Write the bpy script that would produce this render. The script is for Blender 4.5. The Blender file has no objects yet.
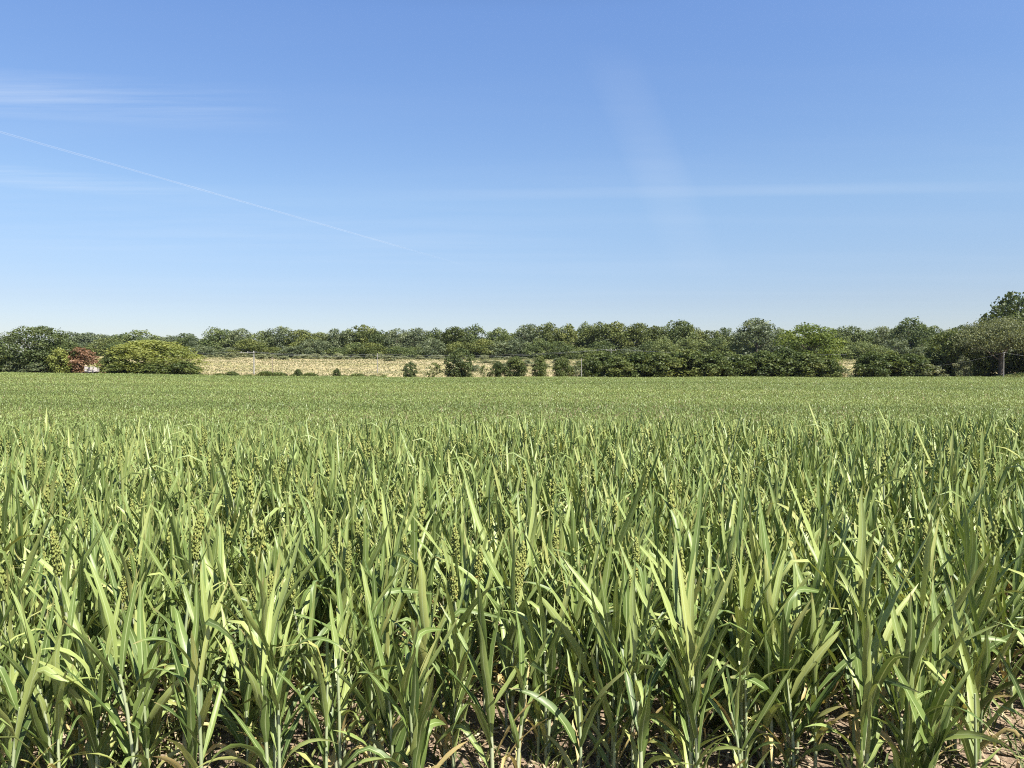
import bpy, math, random
import numpy as np

scene = bpy.context.scene
COL = scene.collection
R = math.radians

# ------------------------------------------------------------------ camera, sky, sun, exposure
FPX, YH, ZC = 769.0, 366.0, 1.65
cam_d = bpy.data.cameras.new('camera')
cam = bpy.data.objects.new('camera', cam_d)
COL.objects.link(cam)
cam_d.sensor_width = 36.0
cam_d.lens = 36.0 * FPX / 1024.0
cam_d.clip_start = 0.05
cam_d.clip_end = 200000.0
cam.location = (0, 0, ZC)
cam.rotation_euler = (R(90) - math.atan((384 - YH) / FPX), 0, 0)
scene.camera = cam

SUN_EL, SUN_AZ = 55.0, 136.0            # azimuth clockwise from +Y (view direction)
world = bpy.data.worlds.new('World')
scene.world = world
world.use_nodes = True


def build_world():
    nt = world.node_tree
    N, L = nt.nodes, nt.links
    N.clear()
    out = N.new('ShaderNodeOutputWorld')
    bg = N.new('ShaderNodeBackground')
    bg.inputs['Strength'].default_value = 0.0925
    sky = N.new('ShaderNodeTexSky')
    sky.sky_type = 'NISHITA'
    sky.sun_disc = False
    sky.sun_elevation = R(SUN_EL)
    sky.sun_rotation = R(SUN_AZ)
    sky.altitude = 200
    sky.air_density = 1.0
    sky.dust_density = 0.25
    sky.ozone_density = 2.2
    hs = N.new('ShaderNodeHueSaturation')
    hs.inputs['Saturation'].default_value = 1.08
    L.new(sky.outputs[0], hs.inputs['Color'])
    # sky tint by height above the horizon, dimmed towards the zenith to weaken fill light
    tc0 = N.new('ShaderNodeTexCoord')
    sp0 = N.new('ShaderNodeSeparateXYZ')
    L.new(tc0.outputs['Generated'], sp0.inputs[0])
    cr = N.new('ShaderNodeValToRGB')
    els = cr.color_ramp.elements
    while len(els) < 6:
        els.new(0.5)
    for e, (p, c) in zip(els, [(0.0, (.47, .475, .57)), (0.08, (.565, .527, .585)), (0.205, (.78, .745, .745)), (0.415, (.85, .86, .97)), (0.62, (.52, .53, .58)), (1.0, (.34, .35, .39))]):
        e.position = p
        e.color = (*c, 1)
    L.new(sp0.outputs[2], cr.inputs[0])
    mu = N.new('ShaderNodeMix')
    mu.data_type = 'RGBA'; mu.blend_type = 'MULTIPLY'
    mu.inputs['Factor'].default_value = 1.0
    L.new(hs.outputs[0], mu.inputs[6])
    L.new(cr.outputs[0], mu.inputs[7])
    # thin cirrus: noise on a flat cloud sheet seen in the direction of the sky
    tc = N.new('ShaderNodeTexCoord')
    sep = N.new('ShaderNodeSeparateXYZ')
    L.new(tc.outputs['Generated'], sep.inputs[0])

    def m(op, a, b=None, c=None, clamp=False):
        n = N.new('ShaderNodeMath')
        n.operation = op
        n.use_clamp = clamp
        for i, v in enumerate((a, b, c)):
            if v is None:
                continue
            if isinstance(v, (int, float)):
                n.inputs[i].default_value = v
            else:
                L.new(v, n.inputs[i])
        return n.outputs[0]

    zc = m('MAXIMUM', sep.outputs[2], 0.03)
    u = m('DIVIDE', sep.outputs[0], zc)
    v = m('DIVIDE', sep.outputs[1], zc)
    az = m('ARCTAN2', sep.outputs[0], sep.outputs[1])      # 0 along +Y, positive to +X
    el = m('ARCSINE', sep.outputs[2])

    def bump(x, c, w):                                       # smooth 1 -> 0 hump
        d = m('DIVIDE', m('SUBTRACT', x, c), w)
        return m('SUBTRACT', 1.0, m('MULTIPLY', d, d), clamp=True)

    def noise(vec_scale, rot, scale, detail, rough):
        cmb = N.new('ShaderNodeCombineXYZ')
        L.new(u, cmb.inputs[0]); L.new(v, cmb.inputs[1])
        mp = N.new('ShaderNodeMapping')
        mp.inputs['Rotation'].default_value = (0, 0, rot)
        mp.inputs['Scale'].default_value = vec_scale
        L.new(cmb.outputs[0], mp.inputs[0])
        t = N.new('ShaderNodeTexNoise')
        t.inputs['Scale'].default_value = scale
        t.inputs['Detail'].default_value = detail
        t.inputs['Roughness'].default_value = rough
        L.new(mp.outputs[0], t.inputs['Vector'])
        return t.outputs['Fac']

    n1 = noise((0.5, 2.2, 1), R(14), 1.0, 6, 0.6)
    n2 = noise((0.25, 1.1, 1), R(6), 0.8, 5, 0.55)
    n3 = noise((0.35, 3.4, 1), R(-8), 1.6, 8, 0.65)
    w1 = m('MULTIPLY', m('SUBTRACT', n1, 0.40, clamp=True), 3.2, clamp=True)
    w2 = m('MULTIPLY', m('SUBTRACT', n2, 0.45, clamp=True), 2.2, clamp=True)
    w3 = m('MULTIPLY', m('SUBTRACT', n3, 0.36, clamp=True), 3.0, clamp=True)
    yy = m('MAXIMUM', sep.outputs[1], 0.05)
    tx = m('DIVIDE', sep.outputs[0], yy)
    tz = m('DIVIDE', sep.outputs[2], yy)
    txl = m('ADD', tx, 0.66)

    def band(c0, slope, width, xc, xw, tex, gain):
        line = m('MULTIPLY_ADD', txl, slope, c0)
        f = m('MULTIPLY', bump(m('SUBTRACT', tz, line), 0.0, width), bump(tx, xc, xw))
        return m('MULTIPLY', m('MULTIPLY', f, tex), gain)
    # fibrous wisps up on the left, one below them, faint ones lower down
    wisps = m('ADD', band(0.352, -0.06, 0.034, -0.74, 0.46, w3, 0.34), band(0.247, -0.10, 0.016, -0.70, 0.36, w3, 0.26))
    wisps = m('ADD', wisps, band(0.185, -0.03, 0.05, -0.35, 0.5, w1, 0.10))
    # general faint veil
    veil = m('MULTIPLY', m('MULTIPLY', w2, bump(el, R(12), R(14))), 0.08)
    # soft upright smear right of centre, leaning left as it rises
    sx = m('SUBTRACT', 0.215, m('MULTIPLY', m('SUBTRACT', tz, 0.19), 0.42))
    smear = m('MULTIPLY', m('MULTIPLY', bump(m('SUBTRACT', tx, sx), 0.0, 0.042), bump(tz, 0.26, 0.16)),
              m('MULTIPLY', m('ADD', n3, n2), 0.060))
    # old straight spread trail, nearly level, right half
    trail = m('MULTIPLY', m('MULTIPLY', bump(m('SUBTRACT', tz, m('MULTIPLY_ADD', tx, 0.016, 0.222)), 0.0, 0.0085),
                            bump(tx, 0.25, 0.46)), m('MULTIPLY', n2, 0.145))
    total = m('ADD', m('ADD', wisps, veil), m('ADD', smear, trail), clamp=True)
    mix = N.new('ShaderNodeMix')
    mix.data_type = 'RGBA'
    L.new(total, mix.inputs['Factor'])
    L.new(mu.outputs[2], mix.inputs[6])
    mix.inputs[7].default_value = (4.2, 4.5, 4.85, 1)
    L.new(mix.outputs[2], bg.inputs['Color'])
    L.new(bg.outputs[0], out.inputs['Surface'])


build_world()

sun_d = bpy.data.lights.new('sun', 'SUN')
sun_d.energy = 5.0
sun_d.angle = R(0.53)
sun_d.color = (1.0, 0.95, 0.87)
sun = bpy.data.objects.new('sun', sun_d)
COL.objects.link(sun)
sun.rotation_euler = (R(90 - SUN_EL), 0, R(180 - SUN_AZ))
sun.location = (0, 0, 60)

scene.view_settings.view_transform = 'Standard'
scene.view_settings.look = 'None'
scene.view_settings.exposure = 1.2
scene.view_settings.gamma = 1.0
scene.render.engine = 'CYCLES'
scene.cycles.max_bounces = 5
scene.cycles.diffuse_bounces = 1
scene.cycles.filter_width = 1.1
scene.cycles.use_denoising = False
scene.cycles.transparent_max_bounces = 8


# ------------------------------------------------------------------ helpers
def tag(o, label=None, cat=None, group=None, kind=None):
    if label: o['label'] = label
    if cat: o['category'] = cat
    if group: o['group'] = group
    if kind: o['kind'] = kind
    return o


def empty(name, loc=(0, 0, 0), rz=0.0, scale=(1, 1, 1)):
    o = bpy.data.objects.new(name, None)
    o.empty_display_size = 0.2
    COL.objects.link(o)
    o.location = loc
    o.rotation_euler = (0, 0, rz)
    o.scale = scale
    return o


def sstep(a, b, x):
    t = np.clip((np.asarray(x, float) - a) / (b - a), 0, 1)
    return t * t * (3 - 2 * t)


PY = np.array([-300, 0, 9.5, 12, 16, 25, 42, 65, 120, 226, 236, 262, 300, 330, 420, 700, 9000], float)
PZ = np.array([0, 0, 0.0, -0.08, -0.45, -1.5, -3.0, -3.55, -3.15, -2.3, -2.1, -0.6, 2.4, 4.2, 4.8, 5.5, 6.0], float)
PM = np.gradient(PZ, PY)


def profile(y):
    y = np.clip(np.asarray(y, float), PY[0], PY[-1])
    i = np.clip(np.searchsorted(PY, y) - 1, 0, len(PY) - 2)
    h = PY[i + 1] - PY[i]
    t = (y - PY[i]) / h
    lin = PZ[i] * (1 - t) + PZ[i + 1] * t
    s = t * t * (3 - 2 * t)
    return 0.5 * lin + 0.5 * (PZ[i] * (1 - s) + PZ[i + 1] * s)


def height(x, y):
    x = np.asarray(x, float); y = np.asarray(y, float)
    z = profile(y)
    z = z + 0.010 * np.clip(x, -40, 40) * (1 - sstep(20, 60, y)) * sstep(0, 6, y)
    z = z + 1.5 * sstep(-30, -170, x) * sstep(60, 225, y)
    z = z + 0.04 * np.sin(x * 0.9 + 1.3) * np.sin(y * 0.7) * (1 - sstep(15, 40, y))
    z = z + 0.10 * np.sin(x * 0.11 + 0.6) * np.sin(y * 0.06 + 1.0) * sstep(30, 60, y)
    m = np.exp(-((x - 152) / 11.0) ** 2 - ((y - 223) / 6.0) ** 2)
    return z + 2.2 * m


class Buf:
    """mesh collector: verts, quads, tris, per-vertex uv and tint, per-face material"""
    def __init__(s):
        s.V, s.UV, s.T, s.F, s.M = [], [], [], [], []
        s.n = 0

    def add(s, V, F, uv=None, tint=0.5, mat=0):
        V = np.asarray(V, float); F = np.asarray(F, int)
        k = len(V)
        s.V.append(V)
        s.UV.append(np.zeros((k, 2)) if uv is None else np.asarray(uv, float))
        s.T.append(np.broadcast_to(np.asarray(tint, float), (k,)).copy())
        s.F.append(F + s.n)
        s.M.append(np.full(len(F), mat, int))
        s.n += k

    def arrays(s):
        return (np.concatenate(s.V), np.concatenate(s.UV), np.concatenate(s.T), s.F, s.M)

    def mesh(s, name, mats, smooth=True):
        V, UV, T, Fs, Ms = s.arrays()
        me = bpy.data.meshes.new(name)
        loops = np.concatenate([f.ravel() for f in Fs])
        sizes = np.concatenate([np.full(len(f), f.shape[1], int) for f in Fs])
        start = np.concatenate([[0], np.cumsum(sizes)[:-1]])
        me.vertices.add(len(V)); me.loops.add(len(loops)); me.polygons.add(len(sizes))
        me.vertices.foreach_set('co', V.astype(np.float32).ravel())
        me.loops.foreach_set('vertex_index', loops.astype(np.int32))
        me.polygons.foreach_set('loop_start', start.astype(np.int32))
        me.polygons.foreach_set('material_index', np.concatenate(Ms).astype(np.int32))
        me.polygons.foreach_set('use_smooth', np.full(len(sizes), smooth, dtype=bool))
        me.update(calc_edges=True)
        a = me.attributes.new('tint', 'FLOAT', 'POINT')
        a.data.foreach_set('value', T.astype(np.float32))
        a = me.attributes.new('luv', 'FLOAT_VECTOR', 'POINT')
        a.data.foreach_set('vector', np.c_[UV, np.zeros(len(UV))].astype(np.float32).ravel())
        for m in (mats if isinstance(mats, (list, tuple)) else [mats]):
            me.materials.append(m)
        return me

    def build(s, name, mats, parent=None, smooth=True):
        o = bpy.data.objects.new(name, s.mesh(name, mats, smooth))
        COL.objects.link(o)
        if parent is not None:
            o.parent = parent
        return o


def tube(buf, pts, radii, sides=6, tint=0.5, mat=0, cap=True):
    pts = np.asarray(pts, float)
    n = len(pts)
    radii = np.broadcast_to(np.asarray(radii, float), (n,))
    d = np.gradient(pts, axis=0)
    d /= np.linalg.norm(d, axis=1)[:, None] + 1e-12
    ref = np.array([0, 0, 1.0]) if abs(d[0][2]) < 0.8 else np.array([1.0, 0, 0])
    rings = []
    for i in range(n):
        a = np.cross(d[i], ref); a /= np.linalg.norm(a) + 1e-12
        b = np.cross(d[i], a)
        ang = np.arange(sides) * 2 * np.pi / sides
        rings.append(pts[i] + radii[i] * (np.cos(ang)[:, None] * a + np.sin(ang)[:, None] * b))
    V = np.concatenate(rings)
    F = []
    for i in range(n - 1):
        for k in range(sides):
            k2 = (k + 1) % sides
            F.append([i * sides + k, i * sides + k2, (i + 1) * sides + k2, (i + 1) * sides + k])
    t = np.repeat(np.linspace(0, 1, n), sides)
    u = np.tile(np.arange(sides) / sides, n)
    buf.add(V, F, np.c_[u, t], tint, mat)
    if cap:
        c = pts[-1] + d[-1] * radii[-1] * 0.3
        top = V[-sides:]
        buf.add(np.r_[top, [c]], [[k, (k + 1) % sides, sides] for k in range(sides)], None, tint, mat)


def box(buf, c, s, mat=0, tint=0.5, bev=0.0):
    cx, cy, cz = c
    hx, hy, hz = s[0] / 2, s[1] / 2, s[2] / 2
    V, F = [], []
    b = min(bev, hx * .9, hy * .9)
    prof = [(-hx + b, -hy), (hx - b, -hy), (hx, -hy + b), (hx, hy - b), (hx - b, hy), (-hx + b, hy), (-hx, hy - b), (-hx, -hy + b)] if b > 0 else [(-hx, -hy), (hx, -hy), (hx, hy), (-hx, hy)]
    n = len(prof)
    for z in (-hz, hz):
        for x, y in prof:
            V.append((cx + x, cy + y, cz + z))
    for k in range(n):
        F.append([k, (k + 1) % n, n + (k + 1) % n, n + k])
    buf.add(V, F, None, tint, mat)
    buf.add(V[:n], [list(range(n))[::-1]], None, tint, mat)
    buf.add(V[n:], [list(range(n))], None, tint, mat)


# ------------------------------------------------------------------ materials
def new_mat(name):
    m = bpy.data.materials.new(name)
    m.use_nodes = True
    nt = m.node_tree
    nt.nodes.clear()
    return m, nt, nt.nodes, nt.links


def ramp(N, stops):
    r = N.new('ShaderNodeValToRGB')
    els = r.color_ramp.elements
    while len(els) < len(stops):
        els.new(0.5)
    for e, (p, c) in zip(els, stops):
        e.position = p
        e.color = (*c, 1)
    return r


def leaf_shader(nt, N, L, color, rough, trans, tcol_gain=(1.5, 1.45, 0.7), spec=0.35, normal=None):
    out = N.new('ShaderNodeOutputMaterial')
    p = N.new('ShaderNodeBsdfPrincipled')
    p.inputs['Roughness'].default_value = rough
    p.inputs['Specular IOR Level'].default_value = spec
    t = N.new('ShaderNodeBsdfTranslucent')
    g = N.new('ShaderNodeMix')
    g.data_type = 'RGBA'; g.blend_type = 'MULTIPLY'
    g.inputs['Factor'].default_value = 1.0
    g.inputs[7].default_value = (*tcol_gain, 1)
    mx = N.new('ShaderNodeMixShader')
    mx.inputs[0].default_value = trans
    L.new(color, p.inputs['Base Color'])
    L.new(color, g.inputs[6])
    L.new(g.outputs[2], t.inputs['Color'])
    if normal is not None:
        L.new(normal, p.inputs['Normal'])
    L.new(p.outputs[0], mx.inputs[1]); L.new(t.outputs[0], mx.inputs[2])
    L.new(mx.outputs[0], out.inputs['Surface'])


def mat_sorghum_leaf():
    m, nt, N, L = new_mat('sorghum_leaf')
    at = N.new('ShaderNodeAttribute'); at.attribute_name = 'tint'
    uv = N.new('ShaderNodeAttribute'); uv.attribute_name = 'luv'
    oi = N.new('ShaderNodeObjectInfo')
    a1 = N.new('ShaderNodeMath'); a1.operation = 'MULTIPLY_ADD'
    L.new(oi.outputs['Random'], a1.inputs[0])
    a1.inputs[1].default_value = 0.14
    L.new(at.outputs['Fac'], a1.inputs[2])
    tex = N.new('ShaderNodeTexCoord')
    ns = N.new('ShaderNodeTexNoise')
    ns.inputs['Scale'].default_value = 9.0
    ns.inputs['Detail'].default_value = 3
    L.new(tex.outputs['Object'], ns.inputs['Vector'])
    a2 = N.new('ShaderNodeMath'); a2.operation = 'MULTIPLY_ADD'
    L.new(ns.outputs['Fac'], a2.inputs[0])
    a2.inputs[1].default_value = 0.16
    L.new(a1.outputs[0], a2.inputs[2])
    r = ramp(N, [(0.10, (0.060, 0.100, 0.027)), (0.45, (0.142, 0.200, 0.052)), (0.75, (0.28, 0.335, 0.104)),
                 (0.95, (0.33, 0.33, 0.11)), (1.0, (0.45, 0.35, 0.15))])
    L.new(a2.outputs[0], r.inputs[0])
    # pale midrib
    sp = N.new('ShaderNodeSeparateXYZ'); L.new(uv.outputs['Vector'], sp.inputs[0])
    s1 = N.new('ShaderNodeMath'); s1.operation = 'SUBTRACT'
    L.new(sp.outputs[0], s1.inputs[0]); s1.inputs[1].default_value = 0.5
    s2 = N.new('ShaderNodeMath'); s2.operation = 'ABSOLUTE'; L.new(s1.outputs[0], s2.inputs[0])
    s3 = N.new('ShaderNodeMapRange')
    s3.inputs['From Min'].default_value = 0.03; s3.inputs['From Max'].default_value = 0.075
    s3.inputs['To Min'].default_value = 0.7; s3.inputs['To Max'].default_value = 0.0
    L.new(s2.outputs[0], s3.inputs['Value'])
    mx = N.new('ShaderNodeMix'); mx.data_type = 'RGBA'
    L.new(s3.outputs[0], mx.inputs['Factor'])
    L.new(r.outputs[0], mx.inputs[6])
    mx.inputs[7].default_value = (0.36, 0.42, 0.20, 1)
    # dry brown tips on part of the leaves
    tp = N.new('ShaderNodeMapRange')
    tp.inputs['From Min'].default_value = 0.87; tp.inputs['From Max'].default_value = 0.99
    L.new(sp.outputs[1], tp.inputs['Value'])
    n4 = N.new('ShaderNodeTexNoise'); n4.inputs['Scale'].default_value = 4.0
    L.new(tex.outputs['Object'], n4.inputs['Vector'])
    m4 = N.new('ShaderNodeMapRange')
    m4.inputs['From Min'].default_value = 0.50; m4.inputs['From Max'].default_value = 0.58
    m4.inputs['To Max'].default_value = 0.7
    L.new(n4.outputs['Fac'], m4.inputs['Value'])
    tq = N.new('ShaderNodeMath'); tq.operation = 'MULTIPLY'
    L.new(tp.outputs[0], tq.inputs[0]); L.new(m4.outputs[0], tq.inputs[1])
    tipm = N.new('ShaderNodeMix'); tipm.data_type = 'RGBA'
    L.new(tq.outputs[0], tipm.inputs['Factor'])
    L.new(mx.outputs[2], tipm.inputs[6])
    tipm.inputs[7].default_value = (0.33, 0.24, 0.11, 1)
    # parallel veins as a fine bump
    wv = N.new('ShaderNodeMath'); wv.operation = 'SINE'
    wm = N.new('ShaderNodeMath'); wm.operation = 'MULTIPLY'
    L.new(sp.outputs[0], wm.inputs[0]); wm.inputs[1].default_value = 75.0
    L.new(wm.outputs[0], wv.inputs[0])
    bp = N.new('ShaderNodeBump'); bp.inputs['Strength'].default_value = 0.08
    bp.inputs['Distance'].default_value = 0.001
    L.new(wv.outputs[0], bp.inputs['Height'])
    leaf_shader(nt, N, L, tipm.outputs[2], 0.43, 0.13, spec=0.36, normal=bp.outputs[0])
    return m


def mat_tint(name, stops, rough=0.6, trans=0.0, spec=0.25, rand=0.15, noise_scale=None):
    m, nt, N, L = new_mat(name)
    at = N.new('ShaderNodeAttribute'); at.attribute_name = 'tint'
    oi = N.new('ShaderNodeObjectInfo')
    a1 = N.new('ShaderNodeMath'); a1.operation = 'MULTIPLY_ADD'
    o2 = N.new('ShaderNodeMath'); o2.operation = 'SUBTRACT'
    L.new(oi.outputs['Random'], o2.inputs[0]); o2.inputs[1].default_value = 0.5
    L.new(o2.outputs[0], a1.inputs[0]); a1.inputs[1].default_value = rand
    L.new(at.outputs['Fac'], a1.inputs[2])
    src = a1.outputs[0]
    if noise_scale:
        tex = N.new('ShaderNodeTexCoord')
        ns = N.new('ShaderNodeTexNoise'); ns.inputs['Scale'].default_value = noise_scale
        L.new(tex.outputs['Object'], ns.inputs['Vector'])
        a2 = N.new('ShaderNodeMath'); a2.operation = 'MULTIPLY_ADD'
        o3 = N.new('ShaderNodeMath'); o3.operation = 'SUBTRACT'
        L.new(ns.outputs['Fac'], o3.inputs[0]); o3.inputs[1].default_value = 0.5
        L.new(o3.outputs[0], a2.inputs[0]); a2.inputs[1].default_value = 0.5
        L.new(src, a2.inputs[2])
        src = a2.outputs[0]
    r = ramp(N, stops)
    L.new(src, r.inputs[0])
    if trans > 0:
        leaf_shader(nt, N, L, r.outputs[0], rough, trans, spec=spec)
    else:
        out = N.new('ShaderNodeOutputMaterial')
        p = N.new('ShaderNodeBsdfPrincipled')
        p.inputs['Roughness'].default_value = rough
        p.inputs['Specular IOR Level'].default_value = spec
        L.new(r.outputs[0], p.inputs['Base Color'])
        L.new(p.outputs[0], out.inputs['Surface'])
    return m


def mat_ground():
    m, nt, N, L = new_mat('ground')
    out = N.new('ShaderNodeOutputMaterial')
    p = N.new('ShaderNodeBsdfPrincipled')
    p.inputs['Roughness'].default_value = 0.95
    p.inputs['Specular IOR Level'].default_value = 0.1
    g = N.new('ShaderNodeNewGeometry')
    sp = N.new('ShaderNodeSeparateXYZ'); L.new(g.outputs['Position'], sp.inputs[0])

    def noise(scale, detail=5, rough=0.6):
        t = N.new('ShaderNodeTexNoise')
        t.inputs['Scale'].default_value = scale; t.inputs['Detail'].default_value = detail
        t.inputs['Roughness'].default_value = rough
        L.new(g.outputs['Position'], t.inputs['Vector'])
        return t.outputs['Fac']
    n_f, n_m, n_l = noise(28, 8, 0.7), noise(3.5), noise(0.16, 6, 0.65)
    soil = ramp(N, [(0.3, (0.19, 0.13, 0.09)), (0.5, (0.30, 0.225, 0.155)), (0.7, (0.43, 0.34, 0.245))])
    L.new(n_f, soil.inputs[0])
    mpn = N.new('ShaderNodeMapping'); mpn.inputs['Scale'].default_value = (0.16, 1.0, 1.0)
    L.new(g.outputs['Position'], mpn.inputs[0])
    nb = N.new('ShaderNodeTexNoise'); nb.inputs['Scale'].default_value = 0.09; nb.inputs['Detail'].default_value = 5
    L.new(mpn.outputs[0], nb.inputs['Vector'])
    n_b = nb.outputs['Fac']
    dry = ramp(N, [(0.30, (0.13, 0.15, 0.05)), (0.44, (0.26, 0.235, 0.105)), (0.56, (0.34, 0.285, 0.16)), (0.72, (0.42, 0.35, 0.215))])
    L.new(n_b, dry.inputs[0])
    wood = ramp(N, [(0.35, (0.07, 0.085, 0.035)), (0.65, (0.14, 0.14, 0.06))])
    L.new(n_l, wood.inputs[0])

    def mr(a, b):
        r = N.new('ShaderNodeMapRange')
        r.inputs['From Min'].default_value = a; r.inputs['From Max'].default_value = b
        L.new(sp.outputs[1], r.inputs['Value'])
        return r.outputs[0]
    m1 = N.new('ShaderNodeMix'); m1.data_type = 'RGBA'
    L.new(mr(226, 229), m1.inputs['Factor']); L.new(soil.outputs[0], m1.inputs[6]); L.new(dry.outputs[0], m1.inputs[7])
    m2 = N.new('ShaderNodeMix'); m2.data_type = 'RGBA'
    L.new(mr(345, 365), m2.inputs['Factor']); L.new(m1.outputs[2], m2.inputs[6]); L.new(wood.outputs[0], m2.inputs[7])
    L.new(m2.outputs[2], p.inputs['Base Color'])
    bp = N.new('ShaderNodeBump'); bp.inputs['Strength'].default_value = 0.9; bp.inputs['Distance'].default_value = 0.03
    ad = N.new('ShaderNodeMath'); ad.operation = 'ADD'
    L.new(n_f, ad.inputs[0]); L.new(n_m, ad.inputs[1])
    L.new(ad.outputs[0], bp.inputs['Height'])
    L.new(bp.outputs[0], p.inputs['Normal'])
    L.new(p.outputs[0], out.inputs['Surface'])
    return m


M_LEAF = mat_sorghum_leaf()
M_STALK = mat_tint('sorghum_stalk', [(0.0, (0.20, 0.25, 0.11)), (0.5, (0.30, 0.35, 0.19)), (1.0, (0.42, 0.44, 0.28))], 0.5, 0.0, 0.4)
M_HEAD = mat_tint('sorghum_seed_head', [(0.0, (0.13, 0.16, 0.045)), (0.5, (0.215, 0.24, 0.066)), (0.85, (0.275, 0.285, 0.08)), (1.0, (0.29, 0.22, 0.065))], 0.6, 0.0, 0.2)
M_GROUND = mat_ground()
M_BARK = mat_tint('bark', [(0.0, (0.06, 0.048, 0.036)), (1.0, (0.17, 0.14, 0.11))], 0.9, noise_scale=2.0)
FOL = {}
FOL['forest'] = mat_tint('forest_foliage', [(0.0, (0.036, 0.054, 0.019)), (0.5, (0.096, 0.128, 0.043)), (1.0, (0.19, 0.22, 0.08))], 0.55, 0.25, rand=0.45)
FOL['silver'] = mat_tint('silvery_foliage', [(0.0, (0.05, 0.068, 0.036)), (0.5, (0.115, 0.143, 0.073)), (1.0, (0.215, 0.24, 0.13))], 0.5, 0.25, rand=0.3)
FOL['olive'] = mat_tint('olive_foliage', [(0.0, (0.042, 0.058, 0.016)), (0.5, (0.112, 0.136, 0.038)), (1.0, (0.205, 0.22, 0.068))], 0.55, 0.25, rand=0.4)
FOL['pale'] = mat_tint('pale_shrub_foliage', [(0.0, (0.10, 0.115, 0.06)), (0.5, (0.19, 0.21, 0.11)), (1.0, (0.28, 0.29, 0.165))], 0.55, 0.25, rand=0.3)
FOL['bush'] = mat_tint('bush_foliage', [(0.0, (0.034, 0.052, 0.016)), (0.5, (0.078, 0.106, 0.029)), (1.0, (0.145, 0.165, 0.048))], 0.5, 0.25, rand=0.3)
FOL['dark'] = mat_tint('dark_foliage', [(0.0, (0.034, 0.052, 0.020)), (0.5, (0.075, 0.102, 0.034)), (1.0, (0.125, 0.15, 0.052))], 0.5, 0.25, rand=0.15)
FOL['fresh'] = mat_tint('fresh_green_foliage', [(0.0, (0.06, 0.09, 0.02)), (0.5, (0.125, 0.165, 0.035)), (1.0, (0.20, 0.235, 0.055))], 0.5, 0.3, rand=0.1)
FOL['yellow'] = mat_tint('yellow_green_foliage', [(0.0, (0.095, 0.12, 0.03)), (0.5, (0.18, 0.21, 0.05)), (1.0, (0.275, 0.29, 0.08))], 0.5, 0.3, rand=0.15)
FOL['red'] = mat_tint('reddish_foliage', [(0.0, (0.08, 0.07, 0.03)), (0.5, (0.175, 0.095, 0.055)), (1.0, (0.27, 0.165, 0.10))], 0.55, 0.25, rand=0.1)
FOL['willow'] = mat_tint('willow_foliage', [(0.0, (0.07, 0.088, 0.042)), (0.5, (0.135, 0.155, 0.075)), (1.0, (0.215, 0.225, 0.115))], 0.5, 0.25, rand=0.15)
M_WEED = mat_tint('weed', [(0.0, (0.07, 0.10, 0.03)), (0.5, (0.13, 0.17, 0.05)), (1.0, (0.22, 0.23, 0.08))], 0.55, 0.25)
M_HAY = mat_tint('meadow_grass', [(0.0, (0.15, 0.165, 0.065)), (0.35, (0.25, 0.235, 0.125)), (1.0, (0.42, 0.375, 0.245))], 0.8, 0.15)
M_STRAW = mat_tint('straw', [(0.0, (0.24, 0.17, 0.10)), (0.5, (0.42, 0.34, 0.21)), (1.0, (0.58, 0.50, 0.33))], 0.8, 0.15)
M_SOIL = mat_tint('soil_clod', [(0.0, (0.16, 0.115, 0.08)), (0.5, (0.29, 0.215, 0.15)), (1.0, (0.43, 0.34, 0.24))], 0.95, noise_scale=30)

# ------------------------------------------------------------------ ground sheet
def build_ground():
    ys = np.concatenate([[-300, -100, -40, -15], np.arange(-8, 30, 0.4), np.arange(30, 70, 2), np.arange(70, 215, 6),
                         np.arange(215, 240, 1.5), np.arange(240, 440, 5), [470, 520, 600, 800, 1200, 2500, 5000, 9000]])
    xp = np.concatenate([np.arange(0, 14, 0.5), np.arange(14, 40, 2), np.arange(40, 120, 5), np.arange(120, 180, 2.5),
                         np.arange(180, 320, 14), [360, 450, 600, 1000, 2000, 4000, 9000]])
    xs = np.concatenate([-xp[:0:-1], xp])
    X, Y = np.meshgrid(xs, ys)
    Z = height(X, Y)
    nx, ny = len(xs), len(ys)
    idx = np.arange(nx * ny).reshape(ny, nx)
    F = np.stack([idx[:-1, :-1], idx[:-1, 1:], idx[1:, 1:], idx[1:, :-1]], -1).reshape(-1, 4)
    b = Buf()
    b.add(np.c_[X.ravel(), Y.ravel(), Z.ravel()], F)
    tag(b.build('ground', M_GROUND), kind='structure')


build_ground()

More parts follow.
